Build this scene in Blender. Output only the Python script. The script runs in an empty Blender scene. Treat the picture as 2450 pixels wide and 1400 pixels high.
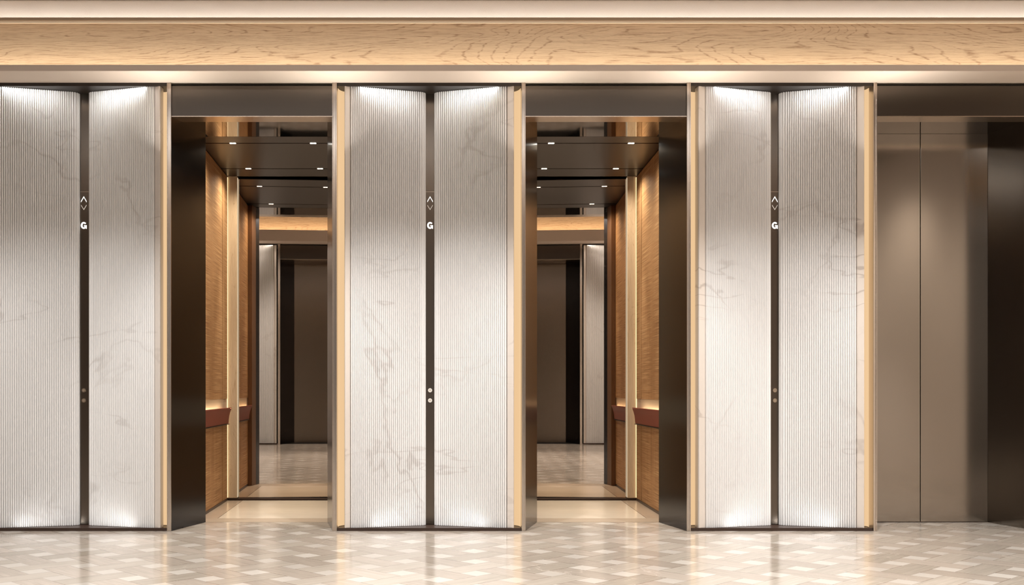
import bpy, bmesh, math, random
from mathutils import Vector
random.seed(7)
C = bpy.context.scene.collection
S = bpy.context.scene
PI = math.pi

# ---------------------------------------------------------------- scale
# one unit = 1/320 m; x from the lobby axis, d = distance / 8 m, z from eye level (1.05 m)
U = 1 / 320
FZ = -336


def T(x, d, z):
    return Vector((x * U, 8 * d, 1.05 + z * U))


OS = 1.35


def TO(x, d, z):                                  # the wall behind the viewer, facing the lifts
    return Vector((x * U * OS, -0.36 - (d - 1) * 8 * OS, 1.05 + z * U))


# ---------------------------------------------------------------- materials
class NT:
    def __init__(self, name):
        self.m = bpy.data.materials.new(name)
        self.m.use_nodes = True
        self.t = self.m.node_tree
        self.b = self.t.nodes['Principled BSDF']
        self.b.inputs['Specular IOR Level'].default_value = 0.4

    def n(self, kind, **kw):
        k = self.t.nodes.new(kind)
        for a, v in kw.items():
            setattr(k, a, v)
        return k

    def put(self, sock, v):
        if isinstance(v, bpy.types.NodeSocket):
            self.t.links.new(v, sock)
        elif isinstance(v, (tuple, list)) and len(v) == 3 and sock.type == 'RGBA':
            sock.default_value = (*v, 1)
        else:
            sock.default_value = v

    def math(self, op, a, b=0.0, c=0.0, clamp=False):
        k = self.n('ShaderNodeMath', operation=op, use_clamp=clamp)
        self.put(k.inputs[0], a)
        self.put(k.inputs[1], b)
        self.put(k.inputs[2], c)
        return k.outputs[0]

    def mix(self, f, a, b, mode='MIX'):
        k = self.n('ShaderNodeMix', data_type='RGBA', blend_type=mode)
        self.put(k.inputs[0], f)
        self.put(k.inputs[6], a)
        self.put(k.inputs[7], b)
        return k.outputs[2]

    def pos(self):
        return self.n('ShaderNodeNewGeometry').outputs['Position']

    def sep(self, v):
        k = self.n('ShaderNodeSeparateXYZ')
        self.t.links.new(v, k.inputs[0])
        return k.outputs

    def comb(self, x=0.0, y=0.0, z=0.0):
        k = self.n('ShaderNodeCombineXYZ')
        self.put(k.inputs[0], x)
        self.put(k.inputs[1], y)
        self.put(k.inputs[2], z)
        return k.outputs[0]

    def noise(self, v, scale, detail=3.0, rough=0.5, dist=0.0):
        k = self.n('ShaderNodeTexNoise')
        self.put(k.inputs['Vector'], v)
        self.put(k.inputs['Scale'], scale)
        self.put(k.inputs['Detail'], detail)
        self.put(k.inputs['Roughness'], rough)
        self.put(k.inputs['Distortion'], dist)
        return k.outputs['Fac']

    def scale(self, v, s):
        k = self.n('ShaderNodeVectorMath', operation='MULTIPLY')
        self.put(k.inputs[0], v)
        k.inputs[1].default_value = s
        return k.outputs[0]

    def step(self, v, a, b):                      # smooth ramp 0..1 from a to b
        k = self.n('ShaderNodeMapRange', interpolation_type='SMOOTHSTEP')
        self.put(k.inputs['Value'], v)
        k.inputs['From Min'].default_value = a
        k.inputs['From Max'].default_value = b
        return k.outputs[0]

    def white(self, v):
        k = self.n('ShaderNodeTexWhiteNoise', noise_dimensions='3D')
        self.put(k.inputs['Vector'], v)
        return k.outputs['Value']

    def bump(self, h, strength, dist=0.01):
        k = self.n('ShaderNodeBump')
        self.put(k.inputs['Height'], h)
        k.inputs['Strength'].default_value = strength
        k.inputs['Distance'].default_value = dist
        self.t.links.new(k.outputs[0], self.b.inputs['Normal'])

    def set(self, color=None, rough=None, metal=None, spec=None):
        if color is not None:
            self.put(self.b.inputs['Base Color'], color)
        if rough is not None:
            self.put(self.b.inputs['Roughness'], rough)
        if metal is not None:
            self.put(self.b.inputs['Metallic'], metal)
        if spec is not None:
            self.put(self.b.inputs['Specular IOR Level'], spec)
        return self.m


def plain(name, color, rough=0.5, metal=0.0, var=0.06, spec=0.4):
    k = NT(name)
    f = k.noise(k.pos(), 3.0, 4)
    lo = tuple(c * (1 - var) for c in color)
    hi = tuple(min(1, c * (1 + var)) for c in color)
    return k.set(k.mix(f, lo, hi), rough, metal, spec)


def brushed(name, color, rough, axis='z', strength=0.03, aniso=0.0):
    k = NT(name)
    s = (220, 220, 3) if axis == 'z' else (3, 220, 220)
    f = k.noise(k.scale(k.pos(), s), 1.0, 3, 0.6)
    c = k.mix(f, tuple(v * 0.97 for v in color), tuple(min(1, v * 1.03) for v in color))
    k.set(c, rough, 1.0)
    return k.m


def glow(name, color, strength):
    k = NT(name)
    k.set((0.05, 0.05, 0.05), 0.6)
    k.b.inputs['Emission Color'].default_value = (*color, 1)
    k.b.inputs['Emission Strength'].default_value = strength
    return k.m


def marble(name, color, vein, amount):
    k = NT(name)
    p = k.pos()
    q = k.scale(p, (1.0, 0.6, 1.0))
    w = k.noise(q, 0.8, 5, 0.52, 0.35)
    v1 = k.math('SUBTRACT', 1.0, k.step(k.math('ABSOLUTE', k.math('SUBTRACT', w, 0.5)), 0.0, 0.011))
    w2 = k.noise(k.scale(p, (0.55, 0.4, 1.9)), 1.0, 4, 0.55, 0.3)
    v2 = k.math('SUBTRACT', 1.0, k.step(k.math('ABSOLUTE', k.math('SUBTRACT', w2, 0.47)), 0.0, 0.008))
    mask = k.step(k.noise(p, 1.4, 2), 0.44, 0.66)
    v = k.math('MULTIPLY', k.math('MAXIMUM', v1, v2), mask)
    cloud = k.noise(q, 2.2, 5, 0.6)
    base = k.mix(k.math('MULTIPLY', cloud, 0.35), color, tuple(c * 0.9 for c in color))
    k.set(k.mix(k.math('MULTIPLY', v, amount), base, vein), 0.32, 0.0, 0.4)
    return k.m


def oak(name, color, dark, axis, amt=1.0, grain=1.0):
    """grain runs along `axis`; cathedral figure from stretched noise contours"""
    k = NT(name)
    p = k.pos()
    long_, cross = 0.42 * grain, 3.4 * grain
    s = {'x': (long_, cross, cross), 'z': (cross, cross, long_)}[axis]
    jit = k.noise(k.scale(p, {'x': (6, 40, 40), 'z': (40, 40, 6)}[axis]), 1.0, 3, 0.6)
    n = k.noise(k.scale(p, s), 1.0, 1.5, 0.4, 0.25)
    n = k.math('MULTIPLY_ADD', jit, 0.018, n)
    ring = k.math('FRACT', k.math('MULTIPLY', n, 46.0))
    ringl = k.step(k.math('ABSOLUTE', k.math('SUBTRACT', ring, 0.5)), 0.37, 0.49)
    s2 = {'x': (5, 180, 180), 'z': (180, 180, 5)}[axis]
    fine = k.noise(k.scale(p, s2), 1.0, 4, 0.65)
    s3 = {'x': (12, 250, 250), 'z': (250, 250, 12)}[axis]
    pore = k.step(k.noise(k.scale(p, s3), 1.0, 2, 0.6), 0.56, 0.72)
    tone = k.noise(k.scale(p, {'x': (0.5, 5, 5), 'z': (5, 5, 0.5)}[axis]), 1.0, 3)
    broken = k.step(fine, 0.36, 0.62)
    c = k.mix(tone, tuple(v * 1.1 for v in color), tuple(v * 0.84 for v in color))
    c = k.mix(k.math('MULTIPLY', k.math('SUBTRACT', fine, 0.47), 1.9 * amt, clamp=True), c, dark)
    c = k.mix(k.math('MULTIPLY', k.math('MULTIPLY', ringl, broken), 0.72 * amt), c, dark)
    c = k.mix(k.math('MULTIPLY', pore, 0.42 * amt), c, dark)
    k.set(c, 0.45, 0.0, 0.3)
    k.bump(fine, 0.12, 0.002)
    return k.m


def woven(name, color, light, dark):
    k = NT(name)
    x, y, z = k.sep(k.pos())
    h = k.noise(k.comb(0.0, k.math('MULTIPLY', y, 1.6), k.math('MULTIPLY', z, 260.0)), 1.0, 2, 0.7)
    v = k.noise(k.comb(0.0, k.math('MULTIPLY', y, 70.0), k.math('MULTIPLY', z, 0.8)), 1.0, 2, 0.6)
    c = k.mix(k.step(h, 0.50, 0.66), color, light)
    c = k.mix(k.step(h, 0.48, 0.34), c, dark)
    c = k.mix(k.math('MULTIPLY', k.step(v, 0.56, 0.70), 0.6), c, dark)
    c = k.mix(k.math('MULTIPLY', k.step(v, 0.42, 0.32), 0.5), c, light)
    k.set(c, 0.6, 0.0, 0.25)
    k.bump(h, 0.4, 0.003)
    return k.m


def fabric(name, color, dark):
    k = NT(name)
    x, y, z = k.sep(k.pos())
    u = k.math('MULTIPLY', x, 84.0)
    zig = k.math('ABSOLUTE', k.math('SUBTRACT', k.math('FRACT', u), 0.5))
    arc = k.math('SUBTRACT', z, y)
    w = k.math('FRACT', k.math('ADD', k.math('MULTIPLY', arc, 150.0), k.math('MULTIPLY', zig, 2.0)))
    f = k.step(k.math('ABSOLUTE', k.math('SUBTRACT', w, 0.5)), 0.14, 0.36)
    k.set(k.mix(f, color, dark), 0.8, 0.0, 0.15)
    k.bump(f, 0.08, 0.001)
    return k.m


def stone(name, color, var, rough=0.22, streak='x'):
    k = NT(name)
    p = k.pos()
    st = k.noise(k.scale(p, (3, 26, 26) if streak == 'x' else (26, 3, 26)), 1.0, 4, 0.6, 0.3)
    cl = k.noise(p, 2.5, 4, 0.6)
    c = k.mix(st, tuple(v * (1 + var) for v in color), tuple(v * (1 - var) for v in color))
    c = k.mix(k.math('MULTIPLY', cl, 0.3), c, tuple(v * 0.8 for v in color))
    k.set(c, rough, 0.0, 0.4)
    return k.m


def floor_mat():
    """woven stone parquet: 43 cm planks over and under, pale square insets between them"""
    k = NT('woven_stone_parquet')
    x, y, z = k.sep(k.pos())
    a = math.radians(43.5)
    pitch = 96.5 * U
    ox, oy = -51.6 * U, 1970.9 * U
    dx, dy = k.math('SUBTRACT', x, ox), k.math('SUBTRACT', y, oy)
    u = k.math('DIVIDE', k.math('ADD', k.math('MULTIPLY', dx, math.cos(a)), k.math('MULTIPLY', dy, math.sin(a))), pitch)
    v = k.math('DIVIDE', k.math('SUBTRACT', k.math('MULTIPLY', dy, math.cos(a)), k.math('MULTIPLY', dx, math.sin(a))), pitch)
    iu, iv = k.math('FLOOR', u), k.math('FLOOR', v)
    fu = k.math('ABSOLUTE', k.math('SUBTRACT', k.math('SUBTRACT', u, iu), 0.5))
    fv = k.math('ABSOLUTE', k.math('SUBTRACT', k.math('SUBTRACT', v, iv), 0.5))
    hw = 0.5 * 55 / 96.5
    inh = k.math('LESS_THAN', fv, hw)             # inside a plank row running along u
    inv = k.math('LESS_THAN', fu, hw)
    par = k.math('FLOORED_MODULO', k.math('ADD', iu, iv), 2.0)
    both = k.math('MULTIPLY', inh, inv)
    # plank along u where: row only, or crossing with even parity
    hh = k.math('MULTIPLY', inh, k.math('SUBTRACT', 1.0, k.math('MULTIPLY', inv, par)))
    vv = k.math('MULTIPLY', inv, k.math('SUBTRACT', 1.0, hh))
    hl = hw + (1 - 2 * hw)                        # half length of a plank

    def plank(s, w_idx, shift, w_abs):
        off = k.math('FLOORED_MODULO', k.math('ADD', w_idx, shift), 2.0)
        t = k.math('SUBTRACT', k.math('SUBTRACT', s, 0.5), off)
        idx = k.math('ROUND', k.math('MULTIPLY', t, 0.5))
        loc = k.math('ABSOLUTE', k.math('SUBTRACT', t, k.math('MULTIPLY', idx, 2.0)))
        e = k.math('MINIMUM', k.math('SUBTRACT', hw, w_abs), k.math('SUBTRACT', hl, loc))
        return idx, e
    ih, eh = plank(u, iv, 0.0, fv)
    iv_, ev = plank(v, iu, 1.0, fu)
    rh = k.white(k.comb(ih, iv, 3.0))
    rv = k.white(k.comb(iu, iv_, 9.0))
    ru, rvv = k.math('ROUND', u), k.math('ROUND', v)
    rs = k.white(k.comb(ru, rvv, 17.0))
    p = k.pos()
    st_h = k.noise(k.comb(k.math('MULTIPLY', u, 1.0), k.math('MULTIPLY', v, 16.0), rh), 1.0, 4, 0.65, 0.4)
    st_v = k.noise(k.comb(k.math('MULTIPLY', u, 16.0), k.math('MULTIPLY', v, 1.0), rv), 1.0, 4, 0.65, 0.4)
    A, B = (0.30, 0.255, 0.205), (0.48, 0.42, 0.355)
    ch = k.mix(k.math('ADD', k.math('MULTIPLY', rh, 0.55), k.math('MULTIPLY_ADD', st_h, 1.5, -0.5)), A, B)
    cv = k.mix(k.math('ADD', k.math('MULTIPLY', rv, 0.55), k.math('MULTIPLY_ADD', st_v, 1.5, -0.5)), (0.31, 0.26, 0.212), (0.49, 0.42, 0.355))
    cs = k.mix(rs, (0.475, 0.425, 0.37), (0.56, 0.51, 0.45))
    c = k.mix(hh, cs, ch)
    c = k.mix(vv, c, cv)
    e = k.math('ADD', k.math('MULTIPLY', hh, eh), k.math('MULTIPLY', vv, ev))
    es = k.math('SUBTRACT', 1.0, k.math('MAXIMUM', hh, vv))
    joint = k.math('MULTIPLY', k.math('SUBTRACT', 1.0, k.step(e, 0.006, 0.016)), k.math('SUBTRACT', 1.0, es))
    c = k.mix(k.math('MULTIPLY', joint, 0.62), c, (0.16, 0.11, 0.08))
    w = k.noise(k.scale(p, (1.3, 1.3, 1)), 1.6, 6, 0.6, 0.8)
    vein = k.math('SUBTRACT', 1.0, k.step(k.math('ABSOLUTE', k.math('SUBTRACT', w, 0.5)), 0.0, 0.010))
    msk = k.step(k.noise(p, 0.9, 2), 0.52, 0.66)
    c = k.mix(k.math('MULTIPLY', k.math('MULTIPLY', vein, msk), 0.28), c, (0.85, 0.77, 0.67))
    r = k.math('MULTIPLY_ADD', k.noise(k.scale(p, (5, 5, 5)), 1.0, 3), 0.06, 0.11)
    k.set(c, r, 0.0, 0.42)
    return k.m


MT = {
    'floor': floor_mat(),
    'flute': marble('fluted_pale_marble', (0.84, 0.83, 0.82), (0.40, 0.35, 0.32), 0.26),
    'band': marble('honed_beige_marble', (0.70, 0.635, 0.575), (0.34, 0.28, 0.24), 0.55),
    'bronze': brushed('dark_brushed_bronze', (0.055, 0.064, 0.082), 0.20),
    'bronze_h': brushed('dark_brushed_bronze_header', (0.125, 0.108, 0.093), 0.30, 'x'),
    'door': brushed('brushed_bronze_door', (0.29, 0.262, 0.232), 0.15),
    'polished': brushed('polished_bronze', (0.30, 0.265, 0.23), 0.03, 'x'),
    'fin': brushed('satin_champagne_metal', (0.70, 0.635, 0.575), 0.24),
    'edge': brushed('bright_edge_metal', (0.72, 0.62, 0.52), 0.25, 'x'),
    'slot': brushed('smoked_bronze_panel', (0.20, 0.17, 0.143), 0.24),
    'black': plain('blackened_bronze', (0.022, 0.016, 0.013), 0.45),
    'plinth': plain('dark_brown_plinth', (0.045, 0.026, 0.019), 0.35),
    'plaster': plain('cream_plaster', (0.90, 0.79, 0.69), 0.6, var=0.02),
    'trim': plain('taupe_paint', (0.42, 0.315, 0.225), 0.45, var=0.02),
    'lip': plain('pale_lip', (0.80, 0.70, 0.58), 0.5, var=0.02),
    'fascia': plain('taupe_fascia', (0.76, 0.655, 0.57), 0.55, var=0.02),
    'oak_beam': oak('oak_veneer_horizontal', (0.60, 0.475, 0.35), (0.22, 0.13, 0.08), 'x'),
    'oak_post': oak('oak_veneer_vertical', (0.60, 0.49, 0.36), (0.34, 0.23, 0.14), 'z', 0.7, 1.6),
    'walnut': oak('brown_wood', (0.16, 0.085, 0.045), (0.07, 0.035, 0.018), 'z', 0.7, 2.0),
    'woven': woven('woven_cane_panel', (0.40, 0.225, 0.105), (0.60, 0.40, 0.22), (0.21, 0.105, 0.045)),
    'leather': plain('oxblood_leather', (0.25, 0.072, 0.050), 0.55, var=0.12, spec=0.25),
    'cream': plain('cream_niche_lining', (0.62, 0.51, 0.39), 0.55, var=0.03),
    'carceil': brushed('smoked_metal_ceiling', (0.072, 0.064, 0.058), 0.33, 'x'),
    'fabric': fabric('herringbone_fabric', (0.70, 0.645, 0.59), (0.33, 0.285, 0.25)),
    'ceil': plain('dark_ceiling_paint', (0.16, 0.13, 0.11), 0.8, var=0.02),
    'carfloor': stone('beige_stone_slab', (0.60, 0.52, 0.43), 0.16, 0.2),
    'border': stone('beige_stone_border', (0.40, 0.32, 0.25), 0.10, 0.22, 'y'),
    'sill': stone('grey_beige_stone_sill', (0.36, 0.29, 0.225), 0.12, 0.3),
    'wall': plain('taupe_wall', (0.30, 0.235, 0.185), 0.6, var=0.03),
    'recess_glow': glow('warm_recess_emission', (1.0, 0.665, 0.36), 0.82),  # recess back glows by itself in place of a hidden lamp
    'led': glow('warm_led', (1.0, 0.70, 0.38), 1.7),
    'led_soft': glow('warm_led_soft', (1.0, 0.82, 0.58), 0.85),
    'lens': glow('downlight_lens', (1.0, 0.93, 0.82), 8.0),
    'sign': glow('backlit_white', (1.0, 0.97, 0.93), 1.6),
    'signdim': glow('backlit_dim', (1.0, 0.88, 0.76), 0.85),
    'ring': brushed('champagne_button_ring', (0.80, 0.69, 0.56), 0.25),
    'btn': brushed('champagne_button_face', (0.62, 0.52, 0.42), 0.35),
    'btn_lit': glow('button_glow_warm', (1.0, 0.80, 0.62), 0.62),
    'btn_ring_lit': glow('button_ring_glow', (1.0, 0.88, 0.74), 0.9),
}
_mir = NT('bronze_tinted_mirror')
_mir.set((0.66, 0.57, 0.49), 0.0, 1.0)
MT['mirror'] = _mir.m


# ---------------------------------------------------------------- mesh helpers
class MB:
    def __init__(self):
        self.v, self.f = [], []

    def prism(self, pts, z0, z1, t=T, caps=True):
        """vertical prism on a closed plan polygon [(x, d), ...]"""
        n, o = len(pts), len(self.v)
        for z in (z0, z1):
            for x, d in pts:
                self.v.append(t(x, d, z))
        for i in range(n):
            j = (i + 1) % n
            self.f.append((o + i, o + j, o + n + j, o + n + i))
        if caps:
            self.f.append(tuple(o + i for i in reversed(range(n))))
            self.f.append(tuple(o + n + i for i in range(n)))
        return self

    def box(self, x0, x1, d0, d1, z0, z1, t=T):
        return self.prism([(x0, d0), (x1, d0), (x1, d1), (x0, d1)], z0, z1, t)

    def xprism(self, pts, x0, x1, t=T):
        """prism along x on a closed section [(d, z), ...]"""
        n, o = len(pts), len(self.v)
        for x in (x0, x1):
            for d, z in pts:
                self.v.append(t(x, d, z))
        for i in range(n):
            j = (i + 1) % n
            self.f.append((o + i, o + j, o + n + j, o + n + i))
        self.f.append(tuple(o + i for i in reversed(range(n))))
        self.f.append(tuple(o + n + i for i in range(n)))
        return self

    def loft(self, rings):
        """closed rings of world points, joined and capped"""
        o, n = len(self.v), len(rings[0])
        for r in rings:
            self.v += [Vector(p) for p in r]
        for a in range(len(rings) - 1):
            for i in range(n):
                j = (i + 1) % n
                self.f.append((o + a * n + i, o + a * n + j, o + (a + 1) * n + j, o + (a + 1) * n + i))
        self.f.append(tuple(o + i for i in reversed(range(n))))
        m = o + (len(rings) - 1) * n
        self.f.append(tuple(m + i for i in range(n)))
        return self

    def disc(self, x, d0, d1, z, r, seg=28, r_in=None, t=T, sc=1.0):
        ring = lambda rr, dd: [t(x + rr * math.cos(2 * PI * i / seg), dd, z + rr * math.sin(2 * PI * i / seg)) for i in range(seg)]
        if r_in is None:
            return self.loft([ring(r, d1), ring(r, d0)])
        o = len(self.v)
        for rr, dd in ((r, d1), (r, d0), (r_in, d0), (r_in, d1)):
            self.v += ring(rr, dd)
        for a in range(4):
            b = (a + 1) % 4
            for i in range(seg):
                j = (i + 1) % seg
                self.f.append((o + a * seg + i, o + a * seg + j, o + b * seg + j, o + b * seg + i))
        return self

    def face_poly(self, pts, d0, d1, t=T):
        """flat polygon [(x, z), ...] facing the viewer, given thickness d0..d1"""
        n, o = len(pts), len(self.v)
        for d in (d0, d1):
            for x, z in pts:
                self.v.append(t(x, d, z))
        for i in range(n):
            j = (i + 1) % n
            self.f.append((o + i, o + j, o + n + j, o + n + i))
        self.f.append(tuple(o + i for i in range(n)))
        self.f.append(tuple(o + n + i for i in reversed(range(n))))
        return self

    def build(self, name, mat, parent=None, bevel=0.0, smooth=None, seg=2):
        me = bpy.data.meshes.new(name)
        root = parent
        while root is not None and root.parent is not None:
            root = root.parent
        if root is not None:
            off = root.location.copy()
        else:
            lo = [min(v[i] for v in self.v) for i in range(3)]
            hi = [max(v[i] for v in self.v) for i in range(3)]
            off = Vector(((lo[0] + hi[0]) / 2, (lo[1] + hi[1]) / 2, lo[2]))
        me.from_pydata([v - off for v in self.v], [], self.f)
        bm = bmesh.new()
        bm.from_mesh(me)
        bmesh.ops.recalc_face_normals(bm, faces=bm.faces)
        if smooth is not None:
            for f in bm.faces:
                f.smooth = True
            for e in bm.edges:
                if len(e.link_faces) == 2 and e.calc_face_angle() > smooth:
                    e.smooth = False
        bm.to_mesh(me)
        bm.free()
        me.materials.append(mat)
        o = bpy.data.objects.new(name, me)
        C.objects.link(o)
        if parent is None:
            o.location = off
        else:
            o.parent = parent
        if bevel:
            b = o.modifiers.new('bevel', 'BEVEL')
            b.width = bevel
            b.segments = seg
            b.limit_method = 'ANGLE'
            b.angle_limit = math.radians(50)
        return o


def tag(o, label=None, cat=None, group=None, kind=None):
    for k, v in (('label', label), ('category', cat), ('group', group), ('kind', kind)):
        if v:
            o[k] = v
    return o


def thing(name, loc, label, cat, group=None, kind=None):
    o = bpy.data.objects.new(name, None)
    o.empty_display_size = 0.2
    C.objects.link(o)
    o.location = loc
    return tag(o, label, cat, group, kind)


def box(*a, **k):
    return MB().box(*a, **k)


def area(name, loc, to, sx, sy, w, col, spread=180):
    l = bpy.data.lights.new(name, 'AREA')
    l.shape = 'RECTANGLE'
    l.size, l.size_y, l.energy, l.color = sx, sy, w, col
    l.spread = math.radians(spread)
    o = bpy.data.objects.new(name, l)
    C.objects.link(o)
    o.location = loc
    o.rotation_euler = Vector(to).to_track_quat('-Z', 'Y').to_euler()
    return o


def spot(name, loc, to, w, size, blend, col, rad=0.04):
    l = bpy.data.lights.new(name, 'SPOT')
    l.energy, l.color, l.spot_size, l.spot_blend, l.shadow_soft_size = w, col, math.radians(size), blend, rad
    o = bpy.data.objects.new(name, l)
    C.objects.link(o)
    o.location = loc
    o.rotation_euler = Vector(to).to_track_quat('-Z', 'Y').to_euler()
    return o


# ---------------------------------------------------------------- fluted column
PITCH = 5.05


def flute_profile(xo, do, xi, di, side):
    """plan curve of one fluted half, in flat units (x, y); side=+1: inner edge lies to the right"""
    xo_, xi_ = xo * side, xi * side
    y0, y1 = do * 2560, di * 2560
    r = 17.0
    a = math.atan2(y1 - y0 - 5, (xi_ - xo_) - 6)
    cx = xi_ - r
    p1x = cx + r * math.sin(a)
    p1 = (p1x, y0 + (p1x - xo_) * math.tan(a))
    cy = p1[1] + r * math.cos(a)
    L1 = math.hypot(p1[0] - xo_, p1[1] - y0)
    arc = r * (PI / 2 - a)
    total = L1 + arc + 12
    out = []
    nr = round(total / PITCH)
    step = total / nr
    K = 10
    for i in range(nr):
        for q in range(K + (1 if i == nr - 1 else 0)):
            s = (i + q / K) * step
            th = 2 * q / K - 1
            bulge = (1 - abs(th) ** 2.1) * 5.2
            fade = max(0.12, min(1, (total - s) / 26)) if s > L1 else 1
            bulge *= fade
            if s <= L1:
                x, y, ang = xo_ + s * math.cos(a), y0 + s * math.sin(a), a
            elif s <= L1 + arc:
                ang = a + (s - L1) / r
                x, y = cx + r * math.sin(ang), cy - r * math.cos(ang)
            else:
                ang = PI / 2
                x, y = cx + r, cy + (s - L1 - arc)
            out.append(((x + bulge * math.sin(ang)) * side, (y - bulge * math.cos(ang)) / 2560))
    return out


def column(name, label, band_l, flute_l, slot_l, slot_r, flute_r, band_r, ztop, end_l, end_r, t=T, kind=None, zb=FZ):
    mid = (slot_l + slot_r) / 2
    root = thing(name, t(mid, 1.01, zb), label, 'column' if kind is None else None, None, kind)
    pz = zb + 6.5
    for side, xo, xi in ((1, flute_l, slot_l), (-1, flute_r, slot_r)):
        pr = flute_profile(xo, 1.0045, xi, 1.0262, side)
        pts = pr + [(pr[-1][0], 1.040), (xo, 1.040)]
        MB().prism(pts, pz, ztop - 1, t).build('fluted_panel', MT['flute'], root)
    for xb, xf, s in ((band_l, flute_l, 1), (band_r, flute_r, -1)):
        w = (xf - xb)
        pts = [(xb, 1.0125), (xb, 1.0012), (xb + w * 0.06, 1.0003), (xb + w * 0.14, 1.0), (xb + w * 0.82, 1.0026), (xb + w * 0.90, 1.0030), (xb + w * 0.94, 1.0036), (xb + w * 0.94, 1.0125)]
        MB().prism(pts, pz, ztop - 1, t).build('side_band', MT['band'], root)
    MB().xprism([(1.0, zb + 0.3), (1.034, zb + 0.3), (1.034, pz - 0.6), (1.0012, pz - 0.6), (1.0012, pz + 1.2), (1.0, pz + 1.2)], end_l, end_r, t).build('plinth', MT['plinth'], root)
    # cap: flat underside with a slim front lip
    MB().xprism([(1.0, ztop - 3.0), (1.0016, ztop - 3.0), (1.0016, ztop), (1.034, ztop), (1.034, ztop + 5), (1.0, ztop + 5)], end_l, end_r, t).build('top_cap', MT['black'], root)
    return root


TOP = 732
COLS = [
    # band_l, flute_l, slot_l, slot_r, flute_r, band_r, fin_l_inner, fin_r_inner
    (-1068, -1052, -865, -836, -662, -646, -1090, -629),
    (-205, -191, -13, 13, 184, 201, -223, 219),
    (642, 662, 835, 861, 1024, 1040, 623, 1060),
]
COL_LABELS = [
    'fluted pale marble column at the left, cut off by the picture edge',
    'fluted pale marble column standing between the two open lift cars',
    'fluted pale marble column between the right open car and the closed doors',
]
for c, lb in zip(COLS, COL_LABELS):
    column('fluted_column', lb, *c[:6], TOP, c[6] + 0.4, c[7] - 0.4)

# ---------------------------------------------------------------- call panels in the column slots
def chevron(cx, zc, w, h, th, up):
    s = 1 if up else -1
    n = math.hypot(w, h)
    vt = th * n / w
    pts = [(-w, -h / 2), (0, h / 2), (w, -h / 2), (w, -h / 2 - vt), (0, h / 2 - vt), (-w, -h / 2 - vt)]
    pts = [(cx + x, zc + s * (z + vt / 2)) for x, z in pts]
    return pts if s > 0 else pts[::-1]


def letter_g(cx, zc, w, h, th):
    """heavy grotesque capital G as one outline"""
    out, inn = [], []
    a0, a1 = math.radians(38), math.radians(322)
    for i in range(25):
        a = a0 + (a1 - a0) * i / 24
        out.append((cx + w * math.cos(a), zc + h * math.sin(a)))
        inn.append((cx + (w - th) * math.cos(a), zc + (h - th * 0.9) * math.sin(a)))
    xr = cx + w
    pts = out
    tail = [(xr - th * 0.55, zc - h * 0.70), (xr - th * 0.5, zc - h * 0.97), (xr, zc - h * 0.97), (xr, zc + h * 0.06), (cx + w * 0.08, zc + h * 0.06), (cx + w * 0.08, zc - h * 0.26), (xr - th * 0.85, zc - h * 0.26)]
    pts = out + tail + [p for p in inn[::-1] if not (p[0] > cx + w * 0.5 and p[1] < zc)]
    return pts


def px(x, y, d):
    return (x - 1029) * d, (935 - y) * d


SLOT_D = 1.030
for (l, r, cxp, lit, where) in ((189, 213, 200.6, False, 'the column cut off by the left picture edge'), (1017, 1041, 1029, True, 'the column between the open cars'), (1841, 1866, 1853.6, False, 'the column beside the closed doors')):
    x0, x1 = (l - 4 - 1029) * SLOT_D, (r + 4 - 1029) * SLOT_D
    cx = (cxp - 1029) * SLOT_D
    zb, zj, zt = FZ + 7, (935 - 459) * SLOT_D, (935 - 221) * SLOT_D
    root = thing('call_panel', T(cx, SLOT_D, zb), f'dark bronze lift call panel in {where}', 'call panel')
    box(x0, x1, SLOT_D, SLOT_D + 0.003, zb, zj - 0.5).build('lower_plate', MT['slot'], root, 0.0008)
    box(x0, x1, SLOT_D, SLOT_D + 0.003, zj + 0.5, zt).build('upper_plate', MT['slot'], root, 0.0008)
    box(x0, x1, SLOT_D - 0.0001, SLOT_D + 0.003, zj - 0.5, zj + 0.5).build('joint_strip', MT['edge'], root)
    e = 0.0004
    MB().face_poly(chevron(cx, (935 - 477) * SLOT_D, 6.6 * SLOT_D, 11.5 * SLOT_D, 1.5, True), SLOT_D - e, SLOT_D + e).build('up_arrow', MT['sign'], root)['label'] = 'white lit up arrow'
    MB().face_poly(chevron(cx, (935 - 496.5) * SLOT_D, 6.3 * SLOT_D, 10.5 * SLOT_D, 0.75, False), SLOT_D - e, SLOT_D + e).build('down_arrow', MT['signdim'], root)['label'] = 'thin pale down arrow'
    MB().face_poly(letter_g(cx, (935 - 539.5) * SLOT_D, 7.0 * SLOT_D, 8.2 * SLOT_D, 4.1), SLOT_D - e, SLOT_D + e).build('floor_letter', MT['sign'], root)['label'] = 'white lit letter G'
    for y in (934, 958.3):
        z = (935 - y) * SLOT_D
        b = MB().disc(cx, SLOT_D - 0.0008, SLOT_D + 0.001, z, 5.0, r_in=3.0).build('call_button', MT['btn_ring_lit' if lit else 'ring'], root)
        b['label'] = 'round pale lit button' if lit else 'round champagne metal button'
        MB().disc(cx, SLOT_D - 0.0006, SLOT_D + 0.001, z, 3.0).build('button_face', MT['btn_lit' if lit else 'btn'], b)

# ---------------------------------------------------------------- fins and glowing recesses
def fin(x0, x1, label):
    w = x1 - x0
    pts = [(x0, 1.012), (x0, 0.9990), (x0 + w * 0.16, 0.9990), (x0 + w * 0.22, 0.9996), (x0 + w * 0.72, 0.9996), (x0 + w * 0.78, 0.9986), (x1, 0.9986), (x1, 1.012)]
    o = MB().prism(pts, FZ + 0.3, 736.5).build('metal_fin', MT['fin'], None, 0.0006)
    return tag(o, label, 'metal trim', 'vertical fins beside the lift doorways')


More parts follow.
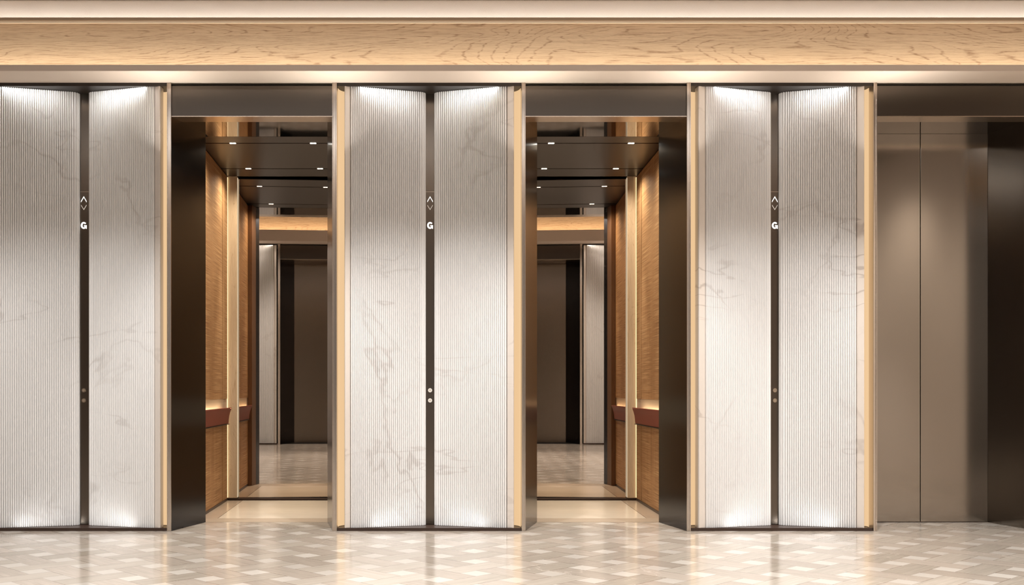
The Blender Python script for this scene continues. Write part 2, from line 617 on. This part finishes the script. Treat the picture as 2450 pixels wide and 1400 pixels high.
FINS = [(-629, -619), (-234, -223), (219, 228), (614, 623), (1060, 1068)]
FIN_LABELS = [
    'slim champagne metal fin at the left edge of the left open lift doorway',
    'slim champagne metal fin at the right edge of the left open lift doorway',
    'slim champagne metal fin at the left edge of the right open lift doorway',
    'slim champagne metal fin at the right edge of the right open lift doorway',
    'slim champagne metal fin at the left edge of the closed lift doors',
]
for (a, b), lb in zip(FINS, FIN_LABELS):
    fin(a, b, lb)


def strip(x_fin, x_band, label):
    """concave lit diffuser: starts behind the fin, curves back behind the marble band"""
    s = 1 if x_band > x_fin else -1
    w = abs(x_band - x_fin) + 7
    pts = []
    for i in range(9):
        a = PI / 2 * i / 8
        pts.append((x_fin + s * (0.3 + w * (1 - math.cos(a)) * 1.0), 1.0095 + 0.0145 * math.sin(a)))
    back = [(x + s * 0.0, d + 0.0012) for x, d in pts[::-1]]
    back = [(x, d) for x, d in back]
    o = MB().prism(pts + back, FZ + 7, TOP - 0.5).build('glowing_recess', MT['recess_glow'], None, smooth=0.6)
    return tag(o, label, 'glowing recess', 'warm glowing recesses beside the marble columns')


strip(-629, -646, 'narrow warm glowing recess on the right side of the leftmost marble column')
strip(-223, -205, 'warm glowing recess on the left side of the middle marble column')
strip(219, 201, 'warm glowing recess on the right side of the middle marble column')
strip(623, 642, 'narrow warm glowing recess on the left side of the rightmost marble column')
strip(1060, 1040, 'warm glowing recess between the rightmost marble column and the closed doors')

# ---------------------------------------------------------------- door surrounds
def surround(fl, fr, bl, br, label, t=T, zhead=656, ztop=736, kind=None, sill=True, mat='bronze'):
    root = thing('door_surround' if kind is None else 'wall_back_doorway', t((fl + fr) / 2, 1.03, FZ), label, 'door surround' if kind is None else None, None, kind)
    MB().prism([(fl, 1.0), (bl, 1.067), (bl - 9, 1.079), (bl - 20, 1.079), (fl, 1.022)][::-1], FZ + 0.3, zhead, t).build('jamb', MT[mat], root)
    MB().prism([(fr, 1.0), (fr, 1.022), (br + 20, 1.079), (br + 9, 1.079), (br, 1.067)][::-1], FZ + 0.3, zhead, t).build('jamb', MT[mat], root)
    MB().box(fl + 0.2, fr - 0.2, 1.0012, 1.02, zhead + 2.0, ztop - 5.5, t).build('header', MT['bronze_h'], root, 0.001)
    MB().box(fl + 0.2, fr - 0.2, 1.0004, 1.02, zhead, zhead + 1.8, t).build('edge_highlight', MT['edge'], root)  # lighter strip standing in for the highlight along the header's bevel
    MB().box(fl + 0.2, fr - 0.2, 1.003, 1.02, ztop - 5.5, ztop - 0.4, t).build('shadow_gap', MT['black'], root)
    MB().box(fl + 0.2, fr - 0.2, 1.0008, 1.003, ztop - 1.8, ztop - 0.4, t).build('top_bead', MT['bronze_h'], root)
    # soffit follows the splayed jambs
    MB().prism([(fl + 0.2, 1.0015), (fr - 0.2, 1.0015), (br, 1.067), (br, 1.0785), (bl, 1.0785), (bl, 1.067)], zhead + 0.02, zhead + 3, t).build('soffit', MT['polished'], root)
    if sill:
        MB().prism([(bl, 1.0675), (br, 1.0675), (br + 24, 1.1005), (bl - 24, 1.1005)], FZ - 6, FZ, t).build('sill', MT['sill'], root)
        MB().box(bl, br, 1.0665, 1.0675, FZ - 6, FZ + 0.1, t).build('sill_track', MT['plinth'], root)
    return root


surround(-619, -234, -573, -262, 'dark bronze portal around the left open lift car')
surround(228, 614, 273, 584, 'dark bronze portal around the right open lift car')
surround(1068, 1455, 1104, 1424, 'dark bronze portal around the closed lift doors at the right', sill=False, mat='door')

dr = thing('elevator_door', T(1264, 1.067, FZ), 'closed dark bronze two-leaf lift doors at the right end', 'elevator door')
seam = (2202 - 1029) * 1.067
box(1104.3, seam - 0.7, 1.0670, 1.0715, FZ + 1.2, 656).build('door_leaf', MT['door'], dr, 0.0015)
box(seam + 0.7, 1423.7, 1.0670, 1.0715, FZ + 1.2, 656).build('door_leaf', MT['door'], dr, 0.0015)
box(1104.3, 1423.7, 1.0668, 1.0725, FZ + 0.1, FZ + 1.2).build('door_track', MT['plinth'], dr)
box(1104.3, 1423.7, 1.0725, 1.076, FZ + 0.3, 655.5).build('door_backing', MT['black'], dr)

# ---------------------------------------------------------------- lift cars
MD = 1.29


def car(side, wx, bl, br, hid, label, where, lights, pil, border):
    """side=-1: the wall in view is on the left; wx = wall x at d 1.08 / 1.28; hid = x of the far wall"""
    mid = (bl + br) / 2
    root = thing('elevator_car', T(mid, 1.19, FZ), label, 'elevator car')
    zc = 656
    xo = lambda d: wx[0] + (wx[1] - wx[0]) * (d - 1.08) / 0.20
    s = -side                                       # towards the inside of the car
    A, B = sorted((wx[1], hid))
    # floor: centre slab and a border along each wall
    b0, b1 = border
    f0, f1 = (b0, hid + s * -38) if side < 0 else (hid + s * -38, b0)
    g0, g1 = (b1, f1) if side < 0 else (f0, b1)
    MB().prism([(f0 + .8, 1.1007), (f1 - .8, 1.1007), (g1 - .8, 1.279), (g0 + .8, 1.279)], FZ - 6, FZ, T).build('floor_slab', MT['carfloor'], root)
    if side < 0:
        MB().prism([(xo(1.1) - 2, 1.1007), (b0 - .4, 1.1007), (b1 - .4, 1.279), (xo(1.279) - 2, 1.279)], FZ - 6, FZ).build('floor_border', MT['border'], root)
        MB().prism([(f1 + .4, 1.1007), (hid, 1.1007), (hid, 1.279), (g1 + .4, 1.279)], FZ - 6, FZ).build('floor_border', MT['border'], root)
    else:
        MB().prism([(b0 + .4, 1.1007), (xo(1.1) + 2, 1.1007), (xo(1.279) + 2, 1.279), (b1 + .4, 1.279)], FZ - 6, FZ).build('floor_border', MT['border'], root)
        MB().prism([(hid, 1.1007), (f0 - .4, 1.1007), (g0 - .4, 1.279), (hid, 1.279)], FZ - 6, FZ).build('floor_border', MT['border'], root)
    box(A - 25, B + 25, 1.080, 1.31, FZ - 12, FZ - 6.2).build('floor_base', MT['black'], root)
    # ceiling: three metal panels with dark grooves
    for d0, d1 in ((1.0795, 1.1065), (1.1095, 1.2335), (1.2365, 1.2795)):
        box(A - 8, B + 8, d0, d1, zc, zc + 4).build('ceiling_panel', MT['carceil'], root, 0.001)
    box(A - 25, B + 25, 1.0795, 1.31, zc + 10, zc + 14).build('ceiling_backing', MT['black'], root)
    # side walls
    for vis in (True, False):
        X = xo if vis else (lambda d: hid)
        sg = s if vis else -s
        core = lambda th: [(X(1.0795) - sg * 2.0, 1.0795), (X(1.285) - sg * 2.0, 1.285), (X(1.285) - sg * th, 1.285), (X(1.0795) - sg * th, 1.0795)]
        w = MB().prism(core(10), FZ + 0.2, zc + 9).build('side_wall', MT['walnut'], root)
        for (z0, z1) in ((-24.5, zc - 3), (FZ + 8, -101)):
            for (d0, d1) in ((1.0985, 1.2403), (1.2437, 1.2775)):
                MB().prism([(X(d0), d0), (X(d1), d1), (X(d1) - sg * 1.9, d1), (X(d0) - sg * 1.9, d0)], z0, z1).build('woven_panel', MT['woven'], w)
        for (d0, d1) in ((1.0985, 1.2545), (1.2555, 1.2775)):
            MB().prism([(X(d0) - sg * 1.2, d0), (X(d1) - sg * 1.2, d1), (X(d1) - sg * 1.95, d1), (X(d0) - sg * 1.95, d0)], -101, -24.8).build('niche_lining', MT['cream'], w)
        MB().prism([(X(1.0985) + sg * 0.8, 1.0985), (X(1.2775) + sg * 0.8, 1.2775), (X(1.2775) - sg * 1.9, 1.2775), (X(1.0985) - sg * 1.9, 1.0985)], FZ + 0.2, FZ + 7.5).build('skirting', MT['plinth'], w)
        # pilaster at the back corner with slim led lines on both its edges
        if vis:
            p0, p1 = pil
        else:
            p0, p1 = hid, hid - s * 28
        q0, q1 = min(p0, p1), max(p0, p1)
        pp = MB().box(q0, q1, 1.2800, 1.296, FZ + 7, zc + 2).build('pilaster', MT['oak_post'], root, 0.004)
        MB().box(q0, q1, 1.2803, 1.296, FZ + 0.2, FZ + 6.8).build('pilaster_base', MT['plinth'], pp)
        xw = X(1.2785)
        xa, xb = sorted((xw + sg * 1.0, xw - sg * 1.2))
        MB().box(xa, xb, 1.2780, 1.2795, FZ + 9, zc - 3).build('led_line', MT['led'], root)
        xm = (p1 if vis else p1) + sg * 0.2
        MB().box(min(xm, xm + sg * 0.8), max(xm, xm + sg * 0.8), 1.2815, 1.2840, FZ + 9, zc - 3).build('led_line', MT['led_soft'], root)
    # front return beside the opening, back wall
    wxf = xo(1.08)
    for e0, e1, k in ((min(wxf, hid) - 1, bl, -1), (max(wxf, hid) + 1, br, 1)):
        MB().prism([(e0, 1.0797), (e1 + k * 9, 1.0797), (e1 + k * 19, 1.098), (e0, 1.098)], FZ + 0.2, zc - 0.2).build('front_return', MT['walnut'], root)
    box(A - 10, B + 10, 1.2968, 1.31, FZ - 6, zc + 9.5).build('back_wall', MT['black'], root)
    box(min(pil[1], hid - s * 28) + 0.5, max(pil[1], hid - s * 28) - 0.5, 1.2805, 1.2868, FZ - 6, FZ + 6).build('back_skirting', MT['plinth'], root, 0.001)

    # mirror: a thing of its own, hung between the pilasters
    m0, m1 = min(pil[1], hid - s * 28), max(pil[1], hid - s * 28)
    mo = box(m0 + 0.7, m1 - 0.7, MD, MD + 0.0025, FZ + 6.3, zc + 8.5).build('mirror', MT['mirror'])
    mo.rotation_euler.z = math.radians(MIRROR_YAW) * -side
    tag(mo, f'full-height bronze-tinted mirror on the back wall of the {where} lift car', 'mirror')

    # handrail on the wall in view: leather trough flared towards the top, with light in it
    hr = thing('handrail', T(xo(1.19), 1.19, FZ), f'oxblood leather handrail on the {"left" if side < 0 else "right"} wall of the {where} lift car', 'handrail')
    prof = [(0, -100), (5.5, -99.5), (6.0, -97), (6.6, -88), (8.2, -76), (11.0, -65), (14.2, -57), (15.5, -53), (14.8, -51), (12.5, -51), (11.5, -55), (3, -60), (0, -60)]
    rings = []
    for d, k in ((1.1000, 1), (1.18, 1), (1.2600, 1), (1.2690, 1.0), (1.2735, 0.96), (1.2755, 0.86)):
        rings.append([T(xo(d) + s * o_ * k, d, z) for o_, z in prof])
    MB().loft(rings).build('rail', MT['leather'], hr, smooth=0.7)
    MB().prism([(xo(1.102) + s * 0.2, 1.102), (xo(1.274) + s * 0.2, 1.274), (xo(1.274) + s * 7.5, 1.274), (xo(1.102) + s * 7.5, 1.102)], -102.5, -100.2).build('under_strip', MT['black'], hr)
    la = bpy.data.lights.new('rail_light', 'AREA')
    la.shape = 'RECTANGLE'
    la.size, la.size_y = 0.16 * 8, 0.012
    la.energy, la.color = RAIL_W, (1, 0.76, 0.46)
    lo = bpy.data.objects.new('rail_light', la)
    C.objects.link(lo)
    lo.location = T(xo(1.19) + s * 8.5, 1.19, -54.5)
    # faces up and back to the wall, long side along the depth
    lo.rotation_euler = Vector((-s * 0.55, 0, 1)).to_track_quat('-Z', 'Y').to_euler()
    lo.rotation_euler.rotate_axis('Z', 0.0)
    q = Vector((-s * 0.55, 0, 1)).normalized()
    zax = -q
    xax = Vector((0, 1, 0))
    yax = zax.cross(xax)
    from mathutils import Matrix
    lo.rotation_euler = Matrix((xax, yax, zax)).transposed().to_euler()

    # four twin downlights in the ceiling grooves
    for (x, d), lab in zip(lights, ('front left', 'front right', 'rear left', 'rear right')):
        t_ = thing('downlight', T(x, d, zc), f'twin square downlight at the {lab} of the {where} lift car ceiling', 'downlight', 'twin downlights in the lift ceilings')
        box(x - 9.5, x + 9.5, d - 0.00145, d + 0.00145, zc + 0.4, zc + 8).build('housing', MT['black'], t_)
        for k in (-4.2, 4.2):
            box(x + k - 3.6, x + k + 3.6, d - 0.0012, d + 0.0012, zc - 0.6, zc + 0.4).build('lens', MT['lens'], t_)
        sp = bpy.data.lights.new('downlight_beam', 'SPOT')
        sp.energy, sp.color, sp.spot_size, sp.spot_blend, sp.shadow_soft_size = CAR_W, (1, 0.84, 0.62), math.radians(155), 0.9, 0.03
        so = bpy.data.objects.new('downlight_beam', sp)
        C.objects.link(so)
        so.location = T(x, d, zc - 4)
        spot('downlight_pool', T(x, d, zc - 3), (0, 0, -1), CAR_W * 5.5, 34, 1.0, (1, 0.88, 0.70), 0.02)
    return root


MIRROR_YAW = 2.2
RAIL_W = 0.6
CAR_W = 40.0
car(-1, (-605, -620), -573, -262, -222, 'open lift car at the left with woven cane walls and a mirror back', 'left',
    [(-523, 1.108), (-310, 1.108), (-537, 1.235), (-325, 1.235)], (-620, -591), (-559, -574))
car(1, (617, 631), 273, 584, 232, 'open lift car at the right with woven cane walls and a mirror back', 'right',
    [(321, 1.108), (533, 1.108), (337, 1.235), (549, 1.235)], (631, 604.5), (570, 586))

# ---------------------------------------------------------------- setting: floor, front wall, trims, ceiling
XL, XR = -1760, 1760


def struct(o, label=None):
    return tag(o, label, None, None, 'structure')


struct(MB().prism([(XL, -0.07), (XR, -0.07), (XR, 1.004), (1455, 1.004), (1424, 1.0665), (1104, 1.0665), (1069, 1.004), (613, 1.004), (584, 1.0665), (273, 1.0665), (229, 1.004), (-235, 1.004), (-262, 1.0665), (-573, 1.0665), (-618, 1.004), (XL, 1.004)], FZ - 12, FZ).build('floor', MT['floor']), 'woven pattern floor of beige stone planks with pale square insets')

for x0, x1 in ((-1089, -640), (-216, 212), (630, 1053)):
    struct(box(x0, x1, 1.0405, 1.0785, FZ + 0.4, 734).build('wall_front', MT['wall']))
struct(box(XL, -1090, 1.0, 1.06, FZ + 0.4, 736).build('wall_front', MT['wall']))
struct(box(1456, XR, 1.0, 1.06, FZ + 0.4, 736).build('wall_front', MT['wall']))
wu = MB()
wu.box(XL, XR, 1.021, 1.0785, 737.5, 990)
struct(wu.build('wall_front_upper', MT['wall']))

struct(box(XL, XR, 0.9640, 1.02, 737, 740).build('trim_1', MT['plaster'], None, 0.001), 'cream plaster soffit above the columns and doorways')
struct(box(XL, XR, 0.9630, 0.9640, 737, 751).build('trim_2', MT['fascia']), 'narrow taupe fascia below the wood band')
struct(box(XL, XR, 0.985, 0.992, 740.5, 870).build('trim_3', MT['oak_beam']), 'long horizontal oak veneer band lit from below')
tr = MB()
tr.xprism([(0.975, 863.5), (0.9765, 863.5), (0.9765, 866), (0.9915, 866), (0.9915, 868), (0.9765, 868), (0.9765, 871), (0.975, 871)], XL, XR)
struct(tr.build('trim_4', MT['trim']), 'slim taupe ledge under the fabric ceiling')
struct(MB().xprism([(0.9757, 859.0), (0.9775, 859.0), (0.9775, 863.3), (0.9757, 863.3)], XL, XR).build('trim_5', MT['lip']), 'thin pale lip under the ledge')

# ceiling: a fabric cove rising from behind the ledge, a flat border, then a raised field
sec = [(0.992, 868.5), (0.992, 884)]
for i in range(1, 13):
    a = PI / 2 * i / 12
    sec.append((0.992 - 0.0115 * (1 - math.cos(a)) / 1.0, 884 + 32 * math.sin(a)))
top = []
back = [(d + 0.0015, z + 5) for d, z in sec[::-1]]
cl = MB().xprism(sec + top + back, XL, XR)
struct(cl.build('ceiling', MT['fabric'], smooth=0.5), 'fabric-covered ceiling cove glowing along its lower edge')
struct(MB().box(XL, XR, 0.42, 0.9795, 916, 921).build('ceiling_border', MT['ceil']))
cu = MB().box(XL, XR, -0.2, 0.43, 1176, 1184)
cu.box(XL, XR, 0.42, 0.43, 921, 1176)
struct(cu.build('ceiling_raised', MT['ceil']))
struct(box(XL - 12, XL, -0.2, 1.06, FZ - 12, 1184).build('wall_left', MT['wall']))
struct(box(XR, XR + 12, -0.2, 1.06, FZ - 12, 1184).build('wall_right', MT['plaster']))
for d_ in (0.35, 0.6, 0.85):
    spot('door_reflection_fill', T(XR - 280, d_, 908), (0.35, 0, -1), 190, 80, 0.8, (1.0, 0.92, 0.82))  # added lamps: brighten this unseen wall for its reflection in the closed doors

# ---------------------------------------------------------------- the wall facing the lifts (seen in the mirrors)
ob = 919
wb = MB().box(XL / OS, XR / OS, 1.072, 1.082, FZ, 1180, TO)
wbo = struct(wb.build('wall_back', MT['wall']))
for s in (-1, 1):
    fl, fr = sorted((s * 500, s * 115))
    bl, br = sorted((s * 444, s * 160))
    surround(fl, fr, bl, br, None, TO, 822, ob - 3, 'structure', False)
    x0, x1 = sorted((s * 444.5, s * 160))
    struct(MB().box(x0, x1, 1.0675, 1.0705, FZ, 821, TO).build('door_' + ('1' if s < 0 else '2'), MT['slot']))
    a = sorted((s * 500.5, s * 511))
    struct(MB().box(a[0], a[1], 0.999, 1.02, FZ, ob - 2, TO).build('trim_' + ('6' if s < 0 else '7'), MT['fin']))
    seq = sorted((s * 517, s * 530, s * 703, s * 729, s * 903, s * 915))
    en = sorted((s * 512, s * 935))
    column('wall_back_column', None, *seq, ob - 5, *en, TO, 'structure')
column('wall_back_column', None, -100, -88, -10, 10, 88, 100, ob - 5, -114, 114, TO, 'structure')
struct(MB().box(XL / OS, XR / OS, 0.964, 1.072, ob, ob + 6, TO).build('trim_8', MT['plaster']))
struct(MB().box(XL / OS, XR / OS, 0.9625, 0.9638, ob, ob + 68, TO).build('trim_9', MT['fascia']))
struct(MB().box(XL / OS, XR / OS, 0.985, 0.992, ob + 6.5, 1175, TO).build('trim_10', MT['oak_beam']))


# ---------------------------------------------------------------- lights
WARM = (1.0, 0.80, 0.58)
NEUT = (1.0, 0.98, 0.958)
# cove strips along the whole wall
area('ceiling_cove_light', T(0, 0.9850, 872), (0, 1, 0.3), 10.8, 0.02, 14, (1.0, 0.93, 0.85))
area('wood_cove_light', T(0, 0.9672, 746), (0, 0.9, 1), 10.8, 0.02, 22, (1.0, 0.84, 0.64))
area('back_cove_light', TO(0, 0.968, ob + 58), (0, -0.9, 1), 10.8, 0.03, 50, (1.0, 0.78, 0.52))
# strips under the column caps
for c in COLS:
    for xo, xi in ((c[1], c[2]), (c[4], c[3])):
        m = xi + (xo - xi) * 0.50
        area('column_top_light', T(m, 1.0042, TOP - 1.0), (0, 0.30, -1), abs(xo - xi) * U * 0.74, 0.012, 1.0, NEUT)
for c in COLS:
    for xo, xi in ((c[1], c[2]), (c[4], c[3])):
        m = xi + (xo - xi) * 0.38
        area('column_base_light', T(m, 1.0024, FZ + 6.6), (0, 0.35, 1), abs(xo - xi) * U * 0.64, 0.008, 0.32, NEUT)
for s in (-1, 1):
    for x in (616, 816):
        area('back_column_top_light', TO(s * x, 1.0042, ob - 7), (0, -0.3, -1), 0.7, 0.02, 6, NEUT)
for a, b in FINS:
    area('added_soffit_uplight', T((a + b) / 2, 0.9740, 500), (0, -0.12, 1), 0.06, 0.03, 1.9, (1.0, 0.90, 0.80), 104)  # added upward lamps without fixtures, to brighten the soffit
# lobby downlights washing the columns, brighter towards the middle
for x, w in ((-1270, 120), (-850, 175), (-425, 195), (0, 275), (425, 215), (850, 245), (1270, 250)):
    spot('lobby_downlight', T(x, 0.84, 908), (0, 0.12, -1), w * 1.6, 74, 0.75, NEUT)
    spot('lobby_downlight', T(x, 0.48, 908), (0, 0.05, -1), w * 2.4, 70, 0.7, NEUT)  # unseen row, boosted so the floor bounces light up to the soffit
for x in (-1100, -550, 0, 550, 1100):
    spot('back_downlight', T(x, 0.12, 1165), (0, -0.15, -1), 300, 80, 0.8, NEUT)
area('lobby_fill_light', T(0, 0.52, 914), (0, 0, -1), 8.0, 0.5, 90, NEUT)  # unseen soft fill light added over the lobby

w = bpy.data.worlds.new('World')
S.world = w
w.use_nodes = True
w.node_tree.nodes['Background'].inputs[0].default_value = (1, 0.86, 0.72, 1)
w.node_tree.nodes['Background'].inputs[1].default_value = 0.02

# ---------------------------------------------------------------- camera
cam = bpy.data.cameras.new('camera')
cam.sensor_width = 36
cam.lens = 2560 / 2450 * 36
cam.shift_x = (1225 - 1029) / 2450
cam.shift_y = (935 - 700) / 2450
cam.clip_start = 0.05
co = bpy.data.objects.new('camera', cam)
C.objects.link(co)
co.location = (0, 0, 1.05)
co.rotation_euler = (PI / 2, 0, 0)
S.camera = co

vs = S.view_settings
S.display_settings.display_device = 'sRGB'
vs.view_transform, vs.look, vs.exposure, vs.gamma = 'Standard', 'None', 0.0, 1.0
vs.use_curve_mapping = False
cy = S.cycles
cy.use_denoising = True
cy.max_bounces, cy.diffuse_bounces, cy.glossy_bounces = 9, 4, 6
cy.sample_clamp_indirect = 6
cy.caustics_reflective = False
